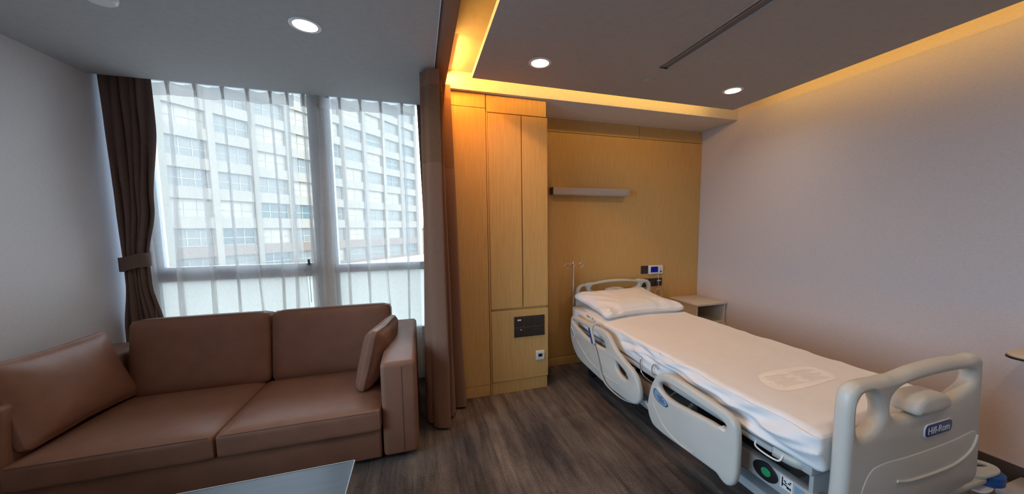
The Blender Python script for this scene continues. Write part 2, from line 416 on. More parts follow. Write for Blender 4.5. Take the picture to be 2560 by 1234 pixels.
# air slot
av = thing('air_diffuser', ((VX0+VX1)/2, .9, Z1), 'long narrow slot air diffuser in the ceiling panel', 'air vent')
box('frame', VX0-.008, VX0+.002, YB2, VY1+.01, Z1-.004, Z1+.02, 'ceiling_paint', av); box('frame', VX1-.002, VX1+.008, YB2, VY1+.01, Z1-.004, Z1+.02, 'ceiling_paint', av)
box('frame', VX0+.002, VX1-.002, VY1, VY1+.01, Z1-.004, Z1+.02, 'ceiling_paint', av)
box('blade', VX0+.002, VX1-.002, YB2, VY1, Z1+.006, Z1+.014, 'vent_grey', av)
box('blade', VX0+.024, VX0+.028, YB2, VY1, Z1+.001, Z1+.0055, 'ceiling_paint', av)
# flush round cover and detector
def disc(name, x, y, r, h, label, cat, m='ceiling_paint'):
    o = lathe(name, [(0, 0), (r*.8, 0), (r*.93, h*.25), (r, h*.7), (r, h)], Matrix.Translation((x, y, Z1-h)), m)
    return setp(o, label, cat)
disc('sprinkler_cover', 1.614, 2.217, .042, .012, 'small round flush cover plate between slot vent and ceiling downlight', 'ceiling cover')
disc('smoke_detector', -1.325, 2.16, .06, .025, 'white round detector on the ceiling above the sofa, cut by picture edge', 'smoke detector', 'plastic_white')

# downlights
def downlight(x, y, label):
    t = thing('downlight', (x, y, Z1), label, 'ceiling lamp', 'round recessed ceiling downlights')
    M = Matrix.Translation((x, y, Z1))
    lathe('trim_ring', [(.056, .002), (.056, -.004), (.064, -.006), (.073, -.003), (.074, 0)], M, 'trim_white', t, 40)
    lathe('lens', [(0, -.001), (.056, -.001), (.056, .003)], M, 'lamp_lens', t, 40)
    l = lamp('downlight_lamp', 'AREA', (x, y, Z1-.008), (0, 0, 0), P_DOWN, WARM, .10, shape='DISK', parent=t, spread=math.radians(150))
    return t
downlight(-.521, 2.158, 'round glowing downlight in the ceiling above the sofa')
downlight(.781, 2.195, 'round glowing downlight in front of the wardrobe doors')
downlight(2.374, 2.19, 'round glowing downlight over the bed, by the papered wall')
for x, y, l in ((.781, .25, 'extra round downlight added out of the picture by the curtain track'), (2.374, .25, 'extra round downlight added out of the picture past the foot of the bed'), (-.521, .25, 'extra round downlight added out of the picture behind the coffee table')):
    downlight(x, y, l)  # unseen downlights added to help light the room
# LED strips hidden on top of the island edges
def strip(p0, p1, rot, label, sx, sy, e, zt=None, col=COVE):
    c = ((p0[0]+p1[0])/2, (p0[1]+p1[1])/2, p0[2])
    t = thing('led_strip', c, label, 'light strip', 'warm strips hidden in the ceiling cove')
    box('tape', min(p0[0], p1[0])-.006, max(p0[0], p1[0])+.006, min(p0[1], p1[1])-.006, max(p0[1], p1[1])+.006, *((Z1+ITH, Z1+ITH+.008) if zt is None else (zt+.008, zt+.016)), 'plastic_white', t)
    lamp('strip_lamp', 'AREA', c, rot, e, col, sx, sy, 'RECTANGLE', t)
ZL = Z1+ITH+.03
LY = YC-.1-YB2
strip((XC-.03, YB2, ZL+.03), (XC-.03, YC-.1, ZL+.03), (0, math.radians(-95), 0), 'warm light strip in the cove along the papered wall', .07, LY, P_COVE*1.0)
strip((XL+.1, YC-.035, ZL), (XC-.1, YC-.035, ZL), (math.radians(100), 0, 0), 'warm light strip in the cove above the wardrobe', XC-XL-.2, .02, P_COVE*.6)
strip((.236, YB2, 2.57), (.236, 2.20, 2.57), (0, math.radians(-95), 0), 'warm light strip in the cove beside the curtain track', .02, 2.20-YB2, P_COVE*2.6, 2.575, (1.0, .46, .08))
strip((.236, 2.28, 2.57), (.236, 2.72, 2.57), (0, math.radians(-40), 0), 'short warm light strip in the cove end above the wardrobe corner', .02, .44, P_COVE*1.6, 2.575, (1.0, .40, .07))

# ================================================================== WINDOW
wn = thing('window_1', (-.95, YG, .42), kind='structure')
WX0, WX1, WZ0, WZ1 = -2.02, .16, .42, 2.60
def fr(x0, x1, z0, z1, y0=YG-.035, y1=YG+.035, m='frame_alu', name='window_frame'): return box(name, x0, x1, y0, y1, z0, z1, m, wn, r=.004, seg=1)
fr(WX0, -1.905, WZ0, WZ1); fr(.10, WX1, WZ0, WZ1)
fr(-1.905, -.841, 2.53, WZ1); fr(-.671, .10, 2.53, WZ1)
fr(-.785, -.70, WZ0, WZ1, YG-.06, YG+.06, 'trim_white', 'mullion')                # broad white post between the two lights
fr(-.840, -.787, WZ0, WZ1); fr(-.698, -.672, WZ0, WZ1)
fr(-1.905, -.841, 1.075, 1.135, name='transom'); fr(-1.905, -.841, 1.025, 1.075, YG-.05, name='transom')
fr(-.671, .10, 1.045, 1.115, YG-.05, name='transom')
fr(-1.905, -.841, WZ0, .50); fr(-.671, .10, WZ0, .50)
# opening sash in the left light
box('sash', -1.904, -1.865, YG-.03, YG+.03, 1.136, 2.529, 'frame_alu', wn, r=.003, seg=1)
for x0, x1, z0, z1, m in ((-1.905, -.840, 1.135, 2.53, 'window_glass'), (-.672, .10, 1.115, 2.53, 'window_glass'), (-1.905, -.840, .50, 1.025, 'frosted_glass'), (-.672, .10, .50, 1.045, 'frosted_glass')):
    box('pane', x0, x1, YG-.004, YG+.004, z0, z1, m, wn)
box('handle', -.90, -.884, YG-.06, YG-.03, 1.12, 1.17, 'frame_dark', wn, r=.004)

w2 = thing('added_side_window', (XLW-.1, (W2[0]+W2[1])/2, W2[2]), kind='structure')  # window added out of view to bring daylight in from the left
for a in ((W2[0], W2[0]+.05, W2[2], W2[3]), (W2[1]-.05, W2[1], W2[2], W2[3]), ((W2[0]+W2[1])/2-.03, (W2[0]+W2[1])/2+.03, W2[2]+.05, W2[3]-.05), (W2[0]+.05, W2[1]-.05, W2[2], W2[2]+.05), (W2[0]+.05, W2[1]-.05, W2[3]-.05, W2[3])):
    box('window_frame', XLW-.11, XLW-.05, *a, 'frame_alu', w2, r=.004, seg=1)
ym = (W2[0]+W2[1])/2
for a in ((W2[0]+.05, ym-.03), (ym+.03, W2[1]-.05)): box('pane', XLW-.084, XLW-.076, *a, W2[2]+.05, W2[3]-.05, 'side_glass', w2)

# ================================================================== OUTSIDE
ang = math.radians(51.5)
A = Vector((-26.6, 47.0, -8.0))
E_ = Matrix.Translation(A) @ Matrix.Rotation(ang, 4, 'Z')
og = box('ground_outside', -110, 110, -90, 150, -8.3, -8.0, 'ground_out'); og['kind'] = 'structure'
bd = thing('office_building', A, 'pale multi-storey block with rows of windows seen through the sheers', 'building', rz=ang)
def bbox_(name, x0, x1, y0, y1, z0, z1, m, parent=bd):
    bm = bmesh.new(); add_box(bm, x0, x1, y0, y1, z0, z1); place(bm, E_); return fin(bm, name, m, parent)
T0, T1, FH, NF, BAY = -8.0, 43.0, 3.4, 11, 4.6
bbox_('wall', T0, T1, .6, 14, 0, NF*FH, 'facade')
for f in range(NF+1):      # spandrel bands between the window rows
    z0 = f*FH - .55; z1 = f*FH + .75
    bbox_('spandrel', T0, T1, 0, .6, max(z0, 0), min(z1, NF*FH+.6), 'facade_brick' if f in (1, 2) else 'facade')
nb = int((T1-T0)/BAY)
for b in range(nb+1):      # piers
    bbox_('pier', T0+b*BAY-.35, T0+b*BAY+.35, -.12, .6, 0, NF*FH, 'facade_band' if b % 3 else 'facade')
WC = {}
def win_mesh(w, key):
    if key in WC: return WC[key]
    out = []
    bm = bmesh.new(); n = 3 if w > 3.6 else 2; h = 2.1
    for x in (0, w): add_box(bm, x-.05, x+.05, -.06, .08, 0, h)
    for k in range(1, n): add_box(bm, w*k/n-.05, w*k/n+.05, -.06, .08, 0, h)
    for z in (0, .9, h): add_box(bm, 0, w, -.05, .07, z-.05, z+.05)
    me = bpy.data.meshes.new('window'); bm.to_mesh(me); bm.free(); me.materials.append(MATS['win_frame_out']); out.append(me)
    for m in ('win_glass_dark', 'win_glass_grey', 'win_sky_blind'):
        bm = bmesh.new(); add_box(bm, .05, w-.05, .0, .04, .05, h-.05)
        me = bpy.data.meshes.new('pane'); bm.to_mesh(me); bm.free(); me.materials.append(MATS[m]); out.append(me)
    WC[key] = out; return out
rw = random.Random(3)
for f in range(NF):
    for b in range(nb):
        wide = b < 6
        w = 3.7 if wide else 3.1
        ms = win_mesh(w, wide)
        x = T0+b*BAY+BAY/2-w/2; z = f*FH+.78
        o = bpy.data.objects.new('window', ms[0]); COL.objects.link(o); o.parent = bd
        o.location = (x, .42, z)
        q = rw.random()
        k = (3 if q < .62 else 2) if (f >= 5 and wide) else (1 if q < .3 else (2 if q < .82 else 3))  # upper wide panes mostly pale: sky reflection put into their colour
        pobj = bpy.data.objects.new('pane', ms[k]); COL.objects.link(pobj); pobj.parent = o
bbox_('roof_edge', T0-.3, T1+.3, -.4, 14.3, NF*FH+.6, NF*FH+1.2, 'facade')
# low white annex with lettering in front of the block
an = thing('low_annex', (E_ @ Vector((30, -6, 0))), 'low white flat-roofed annex with grey lettering below the office block', 'building', rz=ang)
bbox_('wall', 16, 60, -8, -.4, 0, 3.25, 'canopy_white', an); bbox_('roof_edge', 15.6, 60.4, -8.4, -.4, 3.25, 3.65, 'canopy_white', an)
for k, (w, h) in enumerate(((.5, .7), (.45, .6), (.2, .75), (.5, .65))):
    bbox_('letter', 37+k*.75, 37+k*.75+w, -8.08, -8.0, 2.2, 2.2+h, 'tag_grey', an)
Ml = E_ @ frame_M((40.8, -8.02, 2.6), (1, 0, 0), (0, 0, 1), (0, -1, 0))
lathe('letter', [(0, 0), (.42, 0), (.42, .04), (0, .04)], Ml, 'tag_grey', an, 20)
for xx in (27.5, 29.2, 45): bbox_('pier', xx, xx+.35, -8.1, -8.0, 0, 3.25, 'facade_band', an)
# far house at the end of the street
fh = thing('far_house', (4.5, 110, -8), 'small pale house far off beside the office block', 'building')
box('wall', 1.0, 9, 108, 116, -8, 1.5, 'facade', fh); box('roof', .4, 9.6, 107.5, 116.5, 1.5, 2.2, 'canopy_white', fh)
for k in range(3): box('window', 2+k*2.2, 3.4+k*2.2, 107.9, 108.0, -2.2, -.4, 'win_glass_grey', fh)

# ================================================================== CURTAINS
def drape(name, x0, x1, y, ztop, zbot, nf, cw, amp, material, parent, seed=0, nu=None, nv=60):
    """cw(z)->(centre, width)"""
    nu = nu or nf*12
    def f(s, t):
        z = ztop + (zbot-ztop)*t; c, w = cw(t)
        ph = s*nf*2*PI + .6*math.sin(s*9+seed) + .35*math.sin(t*5+s*7)
        a = amp(t)*(.75+.35*math.sin(s*17+seed*2))
        return (c + (s-.5)*w + .012*math.cos(ph)*min(1, a/.03), y + a*math.sin(ph) + .006*math.sin(z*6+s*20), z)
    return grid(name, nu, nv, f, material, parent)
def lerp_keys(keys):
    def g(t):
        for (a, u), (b, v) in zip(keys, keys[1:]):
            if t <= b:
                k = (t-a)/(b-a); k = k*k*(3-2*k)
                return tuple(p+(q-p)*k for p, q in zip(u, v))
        return keys[-1][1]
    return g
# tied-back drape in the corner
dl = thing('window_drape', (-1.94, 3.275, 0), 'dark brown drape tied back with a fabric band in the corner', 'curtain')
ZT, ZB = 2.545, .02
tz = lambda z: (ZT-z)/(ZT-ZB)
cwl = lerp_keys([(0, (-1.93, .30)), (tz(2.2), (-1.93, .29)), (tz(1.6), (-1.943, .215)), (tz(1.20), (-1.972, .145)), (tz(1.05), (-1.972, .15)), (tz(.7), (-1.96, .245)), (1, (-1.955, .25))])
aml = lerp_keys([(0, (.014,)), (.1, (.02,)), (tz(1.20), (.030,)), (tz(.7), (.034,)), (1, (.034,))])
drape('cloth', 0, 0, 3.275, ZT, ZB, 6, cwl, lambda t: aml(t)[0], 'drape', dl, 1, 110)
tb = [(-1.972+.090*math.cos(a), 3.272+.058*math.sin(a), 0) for a in [2*PI*k/40 for k in range(40)]]
def tief(s, t):
    p = tb[int(round(s*40)) % 40]; slope = .02*(p[0]+1.972)/.09
    return (p[0]*(1), p[1], 1.245-.10*t+slope+.003*math.sin(s*25))
grid('tieback', 40, 5, tief, 'drape', dl)
# drape at the other jamb
dr = thing('window_drape', (.10, 3.26, 0), 'dark drape hanging between sheer curtain and privacy curtain', 'curtain')
drape('cloth', 0, 0, 3.275, ZT, ZB, 5, lambda t: (.105+.018*math.sin(min(t, .6)*PI/1.2), .19-.02*math.sin(min(t, .6)*PI/1.2)), lambda t: .025, 'drape', dr, 4, 80)

# pleated sheers
def sheer_panel(pleats, xa, xb, label, grp, edges=(.0, .0), lean=0):
    YSH = 3.315; ZT2, ZB2 = 2.505, .03
    t = thing('sheer_curtain', ((xa+xb)/2, YSH, 0), label, 'curtain', grp)
    xs = [xa]+pleats+[xb]
    plan = []                               # control list: (x, kind) along the cloth
    for i in range(len(xs)-1):
        a, b = xs[i], xs[i+1]
        for k in range(8):
            plan.append((a+(b-a)*k/8, 0, math.sin(PI*k/8), i))
        if i < len(xs)-2:                   # pleat loop, closed at the hook, opening downwards
            for dx, dy in ((-.004, .0), (-.009, -.5), (-.007, -.9), (0, -1.0), (.007, -.9), (.009, -.5), (.004, 0)):
                plan.append((b+dx, dy, 0, i))
    plan.append((xb, 0, 0, len(xs)-2))
    n = len(plan)-1
    def f(s, tt):
        x, dy, sag, i = plan[int(round(s*n))]
        z = ZT2+(ZB2-ZT2)*tt
        k = max(0, min(1, (ZT2-.10-z)/1.6))
        depth = .018+.034*k+.012*math.sin(i*2.1)*k
        wob = .010*math.sin(z*2.3+i*1.9)*k+.016*math.sin(i*3.7+z*1.3)*k
        top = (-.016*sag if z > ZT2-.03 else 0)
        yy = YSH + dy*depth + .012*sag*(1 if i % 2 else -.6)*(.4+k) + .008*math.sin(x*21+z*1.7)*k
        fall = lean*(ZT2-z)*(.5)
        return (x + wob*(1 if 0 < s < 1 else .4) + dy*.012*k*math.sin(i*1.3) + fall, yy, z + top)
    grid('cloth', n, 40, f, 'sheer', t)
    # stiffened heading
    def h(s, tt):
        x, dy, sag, i = plan[int(round(s*n))]
        z = ZT2 - .098*tt
        return (x + (.5*dy*.0), YSH-.004 + dy*(.022-.012*tt) + .012*sag*(1 if i % 2 else -.6)*.4, z - (.020*sag if tt < .5 else .010*sag*(1 if i % 2 else .3)))
    grid('heading', n, 4, h, 'sheer_heading', t)
    for x in pleats:                        # the darker gathered fan of each pleat
        bm = bmesh.new(); v = [bm.verts.new(p) for p in ((x-.018, YSH-.012, ZT2), (x, YSH-.034, ZT2), (x+.018, YSH-.012, ZT2), (x, YSH-.03, ZT2-.075))]
        bm.faces.new((v[0], v[1], v[3])); bm.faces.new((v[1], v[2], v[3])); fin(bm, 'pleat', 'sheer_heading', t)
    return t
sheer_panel([-1.90, -1.703, -1.542, -1.376, -1.22, -1.069, -.955], -2.06, -.915, 'white pleated sheer over the wide window light beside the tied drape', 'sheer curtains', lean=-.0)
sheer_panel([-.845, -.745, -.586, -.43, -.273, -.101], -.868, .005, 'white pleated sheer beside the dark post, towards the privacy curtain', 'sheer curtains')
tr = thing('sheer_track', (-.95, 3.315, 2.53), 'white curtain rail up in the window pocket', 'curtain track')
box('rail', XLW+.002, .155, 3.305, 3.327, 2.52, 2.54, 'trim_white', tr); box('rail', XLW+.002, .155, 3.265, 3.287, 2.55, 2.575, 'trim_white', tr)
pc = tube('pull_cord', [(-.892, 3.345, 1.155), (-.893, 3.345, 1.0), (-.89, 3.342, .80)], .0025, 'plastic_white'); setp(pc, 'thin white pull cord hanging from the window handle between the sheers', 'cord')

# privacy curtain, bunched at the end of its track
pv = thing('privacy_curtain', (.14, 2.6, 0), 'brown privacy curtain with open mesh top bunched before the wardrobe', 'curtain')
def pcurt(s, z):
    k = max(0, (2.46-z)/2.44); k2 = k**1.2
    ph = s*10*2*PI
    cx = .080+.135*s + .034*math.sin(s*19+.5) + (-.03+.105*s)*k2 + .012*math.sin(s*40)*k2
    a = (.034+.022*math.sin(s*27+1) + .020*k2)*(1-.2*s)
    y = 2.445+.34*s + (-.02+.03*s)*k2
    sw = math.sin(ph+.4); sw = math.copysign(abs(sw)**.8, sw)
    x = cx + a*sw + .008*math.sin(z*2.6+s*13)*k
    y += .030*math.cos(ph+.9)*(.6+k2) + .006*math.sin(z*3+s*8)
    return x, y
def pf(z0, z1, scal):
    def f(s, t):
        z = z0+(z1-z0)*t; x, y = pcurt(s, z)
        zz = z + (scal*math.sin(s*6.5*2*PI+2)*(1-t) if scal else 0)
        return (x, y, zz)
    return f
ZM = 1.86
grid('heading', 280, 3, pf(2.462, 2.365, .0), 'privacy_cloth', pv)
grid('mesh_top', 280, 22, pf(2.365, ZM, 0), 'privacy_mesh', pv)
grid('cloth', 280, 50, pf(ZM, .02, 0), 'privacy_cloth', pv)

# ================================================================== WARDROBE
wd = thing('wardrobe', (.80, 3.0, 0), 'tall wooden wardrobe with two long doors and lower panel of sockets', 'wardrobe')
X0, X1 = .540, 1.048
box('carcass', X0, X1, YW+.022, YH-.001, .0, Z1-.002, 'wood', wd)
box('filler', X0+.003, X1, YW+.006, YW+.022, 2.338, Z1-.003, 'wood', wd, r=.001, seg=1)
DZ0, DZ1 = .742, 2.328
box('door', .5535, .826, YW-.002, YW+.020, DZ0, DZ1, 'wood', wd, r=.0015, seg=1)
box('door', .834, 1.057, YW-.002, YW+.020, DZ0, DZ1, 'wood', wd, r=.0015, seg=1)
box('lower_panel', .5535, 1.057, YW-.002, YW+.020, .108, .722, 'wood', wd, r=.0015, seg=1)
box('plinth', .5535, 1.05, YW+.004, YW+.022, .0, .104, 'wood', wd, r=.001, seg=1)
box('stile', X0, .5515, YW+.004, YW+.022, 0, 2.336, 'wood', wd, r=.001, seg=1)

# dark socket plates on the lower panel
YP = YW-.002
def plate_thing(name, x0, x1, z0, z1, y, label, cat, m='socket_plate', group=None):
    t = thing(name, ((x0+x1)/2, y, z0), label, cat, group)
    box('plate', x0, x1, y-.008, y, z0, z1, m, t, r=.002, seg=2)
    box('face', x0+.006, x1-.006, y-.0105, y-.008, z0+.006, z1-.006, m, t, r=.001, seg=1)
    return t
labs = [['dark square switch with white mark, top row by the door joint', 'plain dark square plate, middle of the top socket row', 'plain dark square plate, top row at the wardrobe edge'],
        ['dark square key-card switch with white dot under the marked switch', 'dark square socket plate, middle of the bottom socket row', 'plain dark square plate, bottom row at the wardrobe edge']]
for r_ in range(2):
    for c_ in range(3):
        x0 = .748+c_*.0925; z1 = .664-r_*.0915
        t = plate_thing('wall_socket', x0, x0+.0885, z1-.0885, z1, YP, labs[r_][c_], 'wall socket', group='dark plates on the wardrobe panel')
        if (r_, c_) == (0, 0): box('mark', x0+.028, x0+.060, YP-.0118, YP-.0105, z1-.036, z1-.024, 'logo_white', t)
        if (r_, c_) == (1, 0): box('mark', x0+.052, x0+.064, YP-.0118, YP-.0105, z1-.028, z1-.020, 'logo_white', t); box('slot', x0+.052, x0+.064, YP-.0116, YP-.0105, z1-.042, z1-.032, 'black_void', t)
        if (r_, c_) == (1, 1): box('slot', x0+.036, x0+.054, YP-.0116, YP-.0105, z1-.042, z1-.030, 'black_void', t)
t = plate_thing('data_outlet', .941, 1.021, .262, .345, YP, 'small white data outlet low on the wardrobe panel', 'wall socket', 'plastic_white')
box('port', .962, .999, YP-.0125, YP-.0105, .292, .318, 'black_void', t); box('shutter', .966, .992, YP-.013, YP-.0105, .280, .291, 'logo_white', t)

# ================================================================== HEAD WALL FITTINGS
bl = thing('bed_light', (1.67, YH, 1.735), 'long slim taupe box light on the wood wall beside the wardrobe', 'wall lamp')
box('housing', 1.243, 2.085, YH-.085, YH-.002, 1.738, 1.805, 'lamp_box', bl, r=.003)
box('end_cap', 1.238, 1.243, YH-.086, YH-.002, 1.737, 1.806, 'table_wood', bl); box('end_cap', 2.085, 2.090, YH-.086, YH-.002, 1.737, 1.806, 'lamp_box', bl)
box('diffuser', 1.26, 2.07, YH-.07, YH-.02, 1.734, 1.738, 'laminate', bl)

plate_thing('wall_switch', 2.305, 2.392, .906, .992, YH, 'dark square switch plate beside the blue screen panel', 'wall switch')
cp = thing('nurse_call_panel', (2.49, YH, .896), 'white call panel with small blue screen above the headboard', 'control panel')
box('body', 2.396, 2.582, YH-.022, YH-.001, .898, .994, 'plastic_white', cp, r=.004)
box('screen', 2.418, 2.512, YH-.0235, YH-.022, .918, .980, 'screen_blue', cp)
for k, z in enumerate((.970, .955)): box('button', 2.538, 2.552, YH-.0245, YH-.022, z-.005, z+.005, 'tag_grey', cp, r=.001, seg=1)
lathe('knob', [(0, .006), (.008, .006), (.009, 0)], frame_M((2.548, YH-.022, .925), (1, 0, 0), (0, 0, 1), (0, -1, 0)), 'black_plastic', cp, 16)
for x0, l in ((2.300, 'dark socket plate seen through the side hole of the headboard'), (2.400, 'dark socket plate close beside the headboard post'), (2.492, 'dark socket plate with white print behind the hanging cord')):
    t = plate_thing('wall_socket', x0, x0+.088, .762, .850, YH, l, 'wall socket', group='dark plates above the bed')
    if x0 > 2.45: box('mark', x0+.02, x0+.07, YH-.0118, YH-.0105, .815, .826, 'logo_white', t)
co = thing('call_cord', (2.51, YH-.03, .6), 'white call cord looped below the blue screen panel', 'cord')
tube('cable', smooth_line([(2.512, YH-.024, .905), (2.514, YH-.032, .86), (2.516, YH-.03, .78), (2.516, YH-.028, .735)], 5, False), .0025, 'cord', co)
tube('loop', smooth_line([(2.516, YH-.028, .735), (2.475, YH-.03, .70), (2.47, YH-.035, .655), (2.515, YH-.03, .635), (2.57, YH-.03, .655), (2.565, YH-.03, .70)], 6), .0028, 'cord', co)
tube('loop', smooth_line([(2.516, YH-.024, .735), (2.48, YH-.025, .685), (2.51, YH-.03, .65), (2.56, YH-.03, .67), (2.55, YH-.02, .71)], 6), .0028, 'cord', co)
box('push_button', 2.508, 2.526, YH-.032, YH-.018, .56, .635, 'plastic_white', co, r=.004)

# ================================================================== NIGHTSTAND
ns = thing('bedside_cabinet', (2.88, 3.0, 0), 'beige bedside cabinet with open shelf in the corner by the bed', 'cabinet')
NX0, NX1, NY0, NY1, NZ = 2.685, 3.065, 2.80, YH-.002, .622
box('top', NX0-.006, NX1+.006, NY0-.012, NY1, NZ-.022, NZ, 'laminate', ns, r=.004)
box('side', NX0, NX0+.018, NY0, NY1, .06, NZ-.022, 'laminate', ns, r=.001, seg=1); box('side', NX1-.018, NX1, NY0, NY1, .06, NZ-.022, 'laminate', ns, r=.001, seg=1)
box('back', NX0+.018, NX1-.018, NY1-.012, NY1, .06, NZ-.022, 'laminate', ns); box('shelf', NX0+.018, NX1-.018, NY0+.004, NY1-.012, .40, .418, 'laminate', ns)
dw = box('drawer', NX0+.004, NX1-.004, NY0-.016, NY0+.02, .09, .395, 'laminate', ns, r=.002)
tube('handle', [(NX0+.13, NY0-.016, .34), (NX0+.13, NY0-.035, .34), (NX1-.13, NY0-.035, .34), (NX1-.13, NY0-.016, .34)], .004, 'chrome', dw)
for x in (NX0+.03, NX1-.03):
    for y in (NY0+.03, NY1-.03): lathe('foot', [(0, 0), (.018, 0), (.018, .06), (0, .06)], Matrix.Translation((x, y, 0)), 'black_plastic', ns, 14)

# ================================================================== SOFA
sf = thing('sofa', (-1.05, 2.65, 0), 'brown leather two-seat sofa with low arms under the window', 'sofa')
SX0, SX1, SYF, SYB = -2.07, -.045, 2.175, 3.06
box('base', SX0+.2, SX1-.215, SYF-.004, SYB-.05, .035, .222, 'leather', sf, r=.012, seg=3)
def arm(x0, x1):
    bm = bmesh.new(); add_box(bm, x0, x1, SYF-.006, SYB, .03, .665, .028, 4)
    for v in bm.verts:
        if v.co.z > .3: v.co.z -= .045*(SYB-v.co.y)/(SYB-SYF)
    return fin(bm, 'arm', 'leather', sf, 40)
arm(SX1-.205, SX1); arm(SX0, SX0+.22)
tube('seam', [(SX1-.085, SYF-.0065, .06), (SX1-.085, SYF-.0065, .59)], .0018, 'leather_seam', sf, 6)
box('back_frame', SX0+.2, SX1-.2, SYB-.16, SYB, .035, .62, 'leather', sf, r=.03, seg=3)
SPL = -1.055
for x0, x1 in ((SX0+.222, SPL-.002), (SPL+.002, SX1-.207)):
    bm = cushion_mesh(x1-x0, .72, .135, .022, (0.0, .004, .020), 12); place(bm, Matrix.Translation(((x0+x1)/2, SYF-.045+.36, .222+.0675)))
    c = fin(bm, 'seat_cushion', 'leather', sf, 50)
    tube('seam', [(x0+.02, SYF-.044, .349), ((x0+x1)/2, SYF-.046, .352), (x1-.02, SYF-.044, .349)], .0022, 'leather_seam', c, 6)
for x0, x1 in ((-1.80, -1.033), (-1.018, -.232)):
    bm = cushion_mesh(x1-x0, .17, .50, .035, (.004, .018, .004), 12)
    M = Matrix.Translation(((x0+x1)/2, 2.905, .585)) @ Matrix.Rotation(math.radians(-9), 4, 'X')
    place(bm, M); c = fin(bm, 'back_cushion', 'leather', sf, 50)
    pts = [M @ Vector(p) for p in ((-(x1-x0)/2+.03, -.078, .248), ((x1-x0)/2-.03, -.078, .248))]
    tube('seam', pts, .002, 'leather_seam', c, 6)
for x in (SX0+.12, SX1-.1):
    for y in (SYF+.08, SYB-.08): lathe('foot', [(0, 0), (.025, 0), (.025, .035), (0, .035)], Matrix.Translation((x, y, 0)), 'black_plastic', sf, 14)

def throw_pillow(bl_, br_, tl_, thick, label, seed):
    """bottom-left, bottom-right and top-left corners in space"""
    bl_, br_, tl_ = Vector(bl_), Vector(br_), Vector(tl_)
    ex = (br_-bl_); w = ex.length; ex.normalize(); ey = (tl_-bl_); ey -= ex*ey.dot(ex); h = ey.length; ey.normalize(); ez = ex.cross(ey)
    bm = cushion_mesh(w, h, thick, min(.04, thick*.45), (.0, .0, .02), 18, .0045, seed, .55)
    M = frame_M(bl_+ex*w/2+ey*h/2, ex, ey, ez); place(bm, M)
    t = thing('throw_pillow', (bl_+br_)/2, label, 'cushion', 'loose leather cushions on the sofa')
    c = fin(bm, 'cover', 'leather', t, True)
    pts = [M @ Vector((x*w/2, y*h/2, 0)) for x, y in ((-.95, -.95), (-.6, -.945), (0, -.93), (.6, -.945), (.95, -.95), (.945, -.6), (.93, 0), (.945, .6), (.95, .95), (.6, .945), (0, .93), (-.6, .945), (-.95, .95), (-.945, .6), (-.93, 0), (-.945, -.6))]
    tube('piping', smooth_line(pts, 3), .003, 'leather_seam', t, 6, True)
    return t
throw_pillow((-1.815, 2.20, .375), (-1.765, 2.82, .375), (-1.955, 2.20, .80), .14, 'large brown leather cushion leaning on the arm by the papered wall', 2)
throw_pillow((-.30, 2.83, .372), (-.395, 2.36, .372), (-.19, 2.86, .77), .13, 'brown leather cushion leaning upright on the arm by the privacy curtain', 5)

# ================================================================== COFFEE TABLE
ct = thing('coffee_table', (-.86, 1.3, 0), 'low dark coffee table with glossy top in front of the sofa', 'table')
TX0, TX1, TY0, TY1 = -1.42, -.308, .98, 1.617
box('top', TX0, TX1, TY0, TY1, .380, .400, 'table_top', ct)
bm = bmesh.new()
for a in ((TX0, TX1, TY1, TY1+.004), (TX0, TX1, TY0-.004, TY0), (TX1, TX1+.004, TY0-.004, TY1+.004), (TX0-.004, TX0, TY0-.004, TY1+.004)): add_box(bm, a[0], a[1], a[2], a[3], .394, .4015)
fin(bm, 'edge_band', 'table_edge', ct)
box('apron', TX0+.03, TX1-.03, TY0+.03, TY1-.03, .33, .380, 'table_wood', ct, r=.003)
for x in (TX0+.03, TX1-.08):
    for y in (TY0+.03, TY1-.08): box('leg', x, x+.05, y, y+.05, 0, .33, 'table_wood', ct, r=.004)
lathe('screw_cap', [(0, .0006), (.003, .0006), (.003, 0)], Matrix.Translation((-.60, 1.50, .400)), 'black_plastic', ct, 10)

# ================================================================== HOSPITAL BED
bed = thing('hospital_bed', (1.86, 1.95, 0), 'cream hospital bed with lowered side rails and carved end boards', 'bed')
# end boards
FK = .9638
def fs(loop): return [(p[0]*FK, 1.42-(1.42-p[1])*FK) for p in loop]     # the board stands a little nearer than its measuring plane
foot_out = smooth_line([(1.448, .30), (1.446, .50), (1.444, .70), (1.446, .785), (1.457, .822), (1.485, .843), (1.54, .848), (1.63, .846), (1.672, .848), (1.70, .846), (1.83, .861), (1.96, .868), (2.09, .867), (2.19, .860), (2.215, .864), (2.255, .864), (2.288, .845), (2.298, .80), (2.315, .60), (2.335, .42), (2.345, .31), (2.32, .275), (2.24, .268), (1.87, .262), (1.52, .268), (1.47, .275)], 5)
hole_l = smooth_line([(1.497, .668), (1.488, .72), (1.490, .772), (1.516, .803), (1.562, .802), (1.602, .778), (1.632, .725), (1.630, .690), (1.60, .656), (1.55, .640), (1.515, .645)], 5)
hole_c = smooth_line([(1.682, .718), (1.686, .768), (1.735, .797), (1.83, .808), (1.96, .814), (2.09, .813), (2.19, .805), (2.232, .787), (2.236, .748), (2.17, .716), (2.06, .687), (1.95, .674), (1.80, .668), (1.715, .684)], 5)
FY = .775; FF = FY-.030
fb = plate('footboard', fs(foot_out), [fs(hole_l), fs(hole_c)], .060, .024, XZ(FY), 'plastic_cream', bed)
plate('angle_gauge', fs(smooth_line([(1.822, .680), (1.826, .722), (1.86, .744), (1.93, .748), (2.01, .735), (2.038, .705), (2.03, .680), (1.93, .668)], 5)), [], .100, .020, XZ(FY+.002), 'plastic_cream', fb)
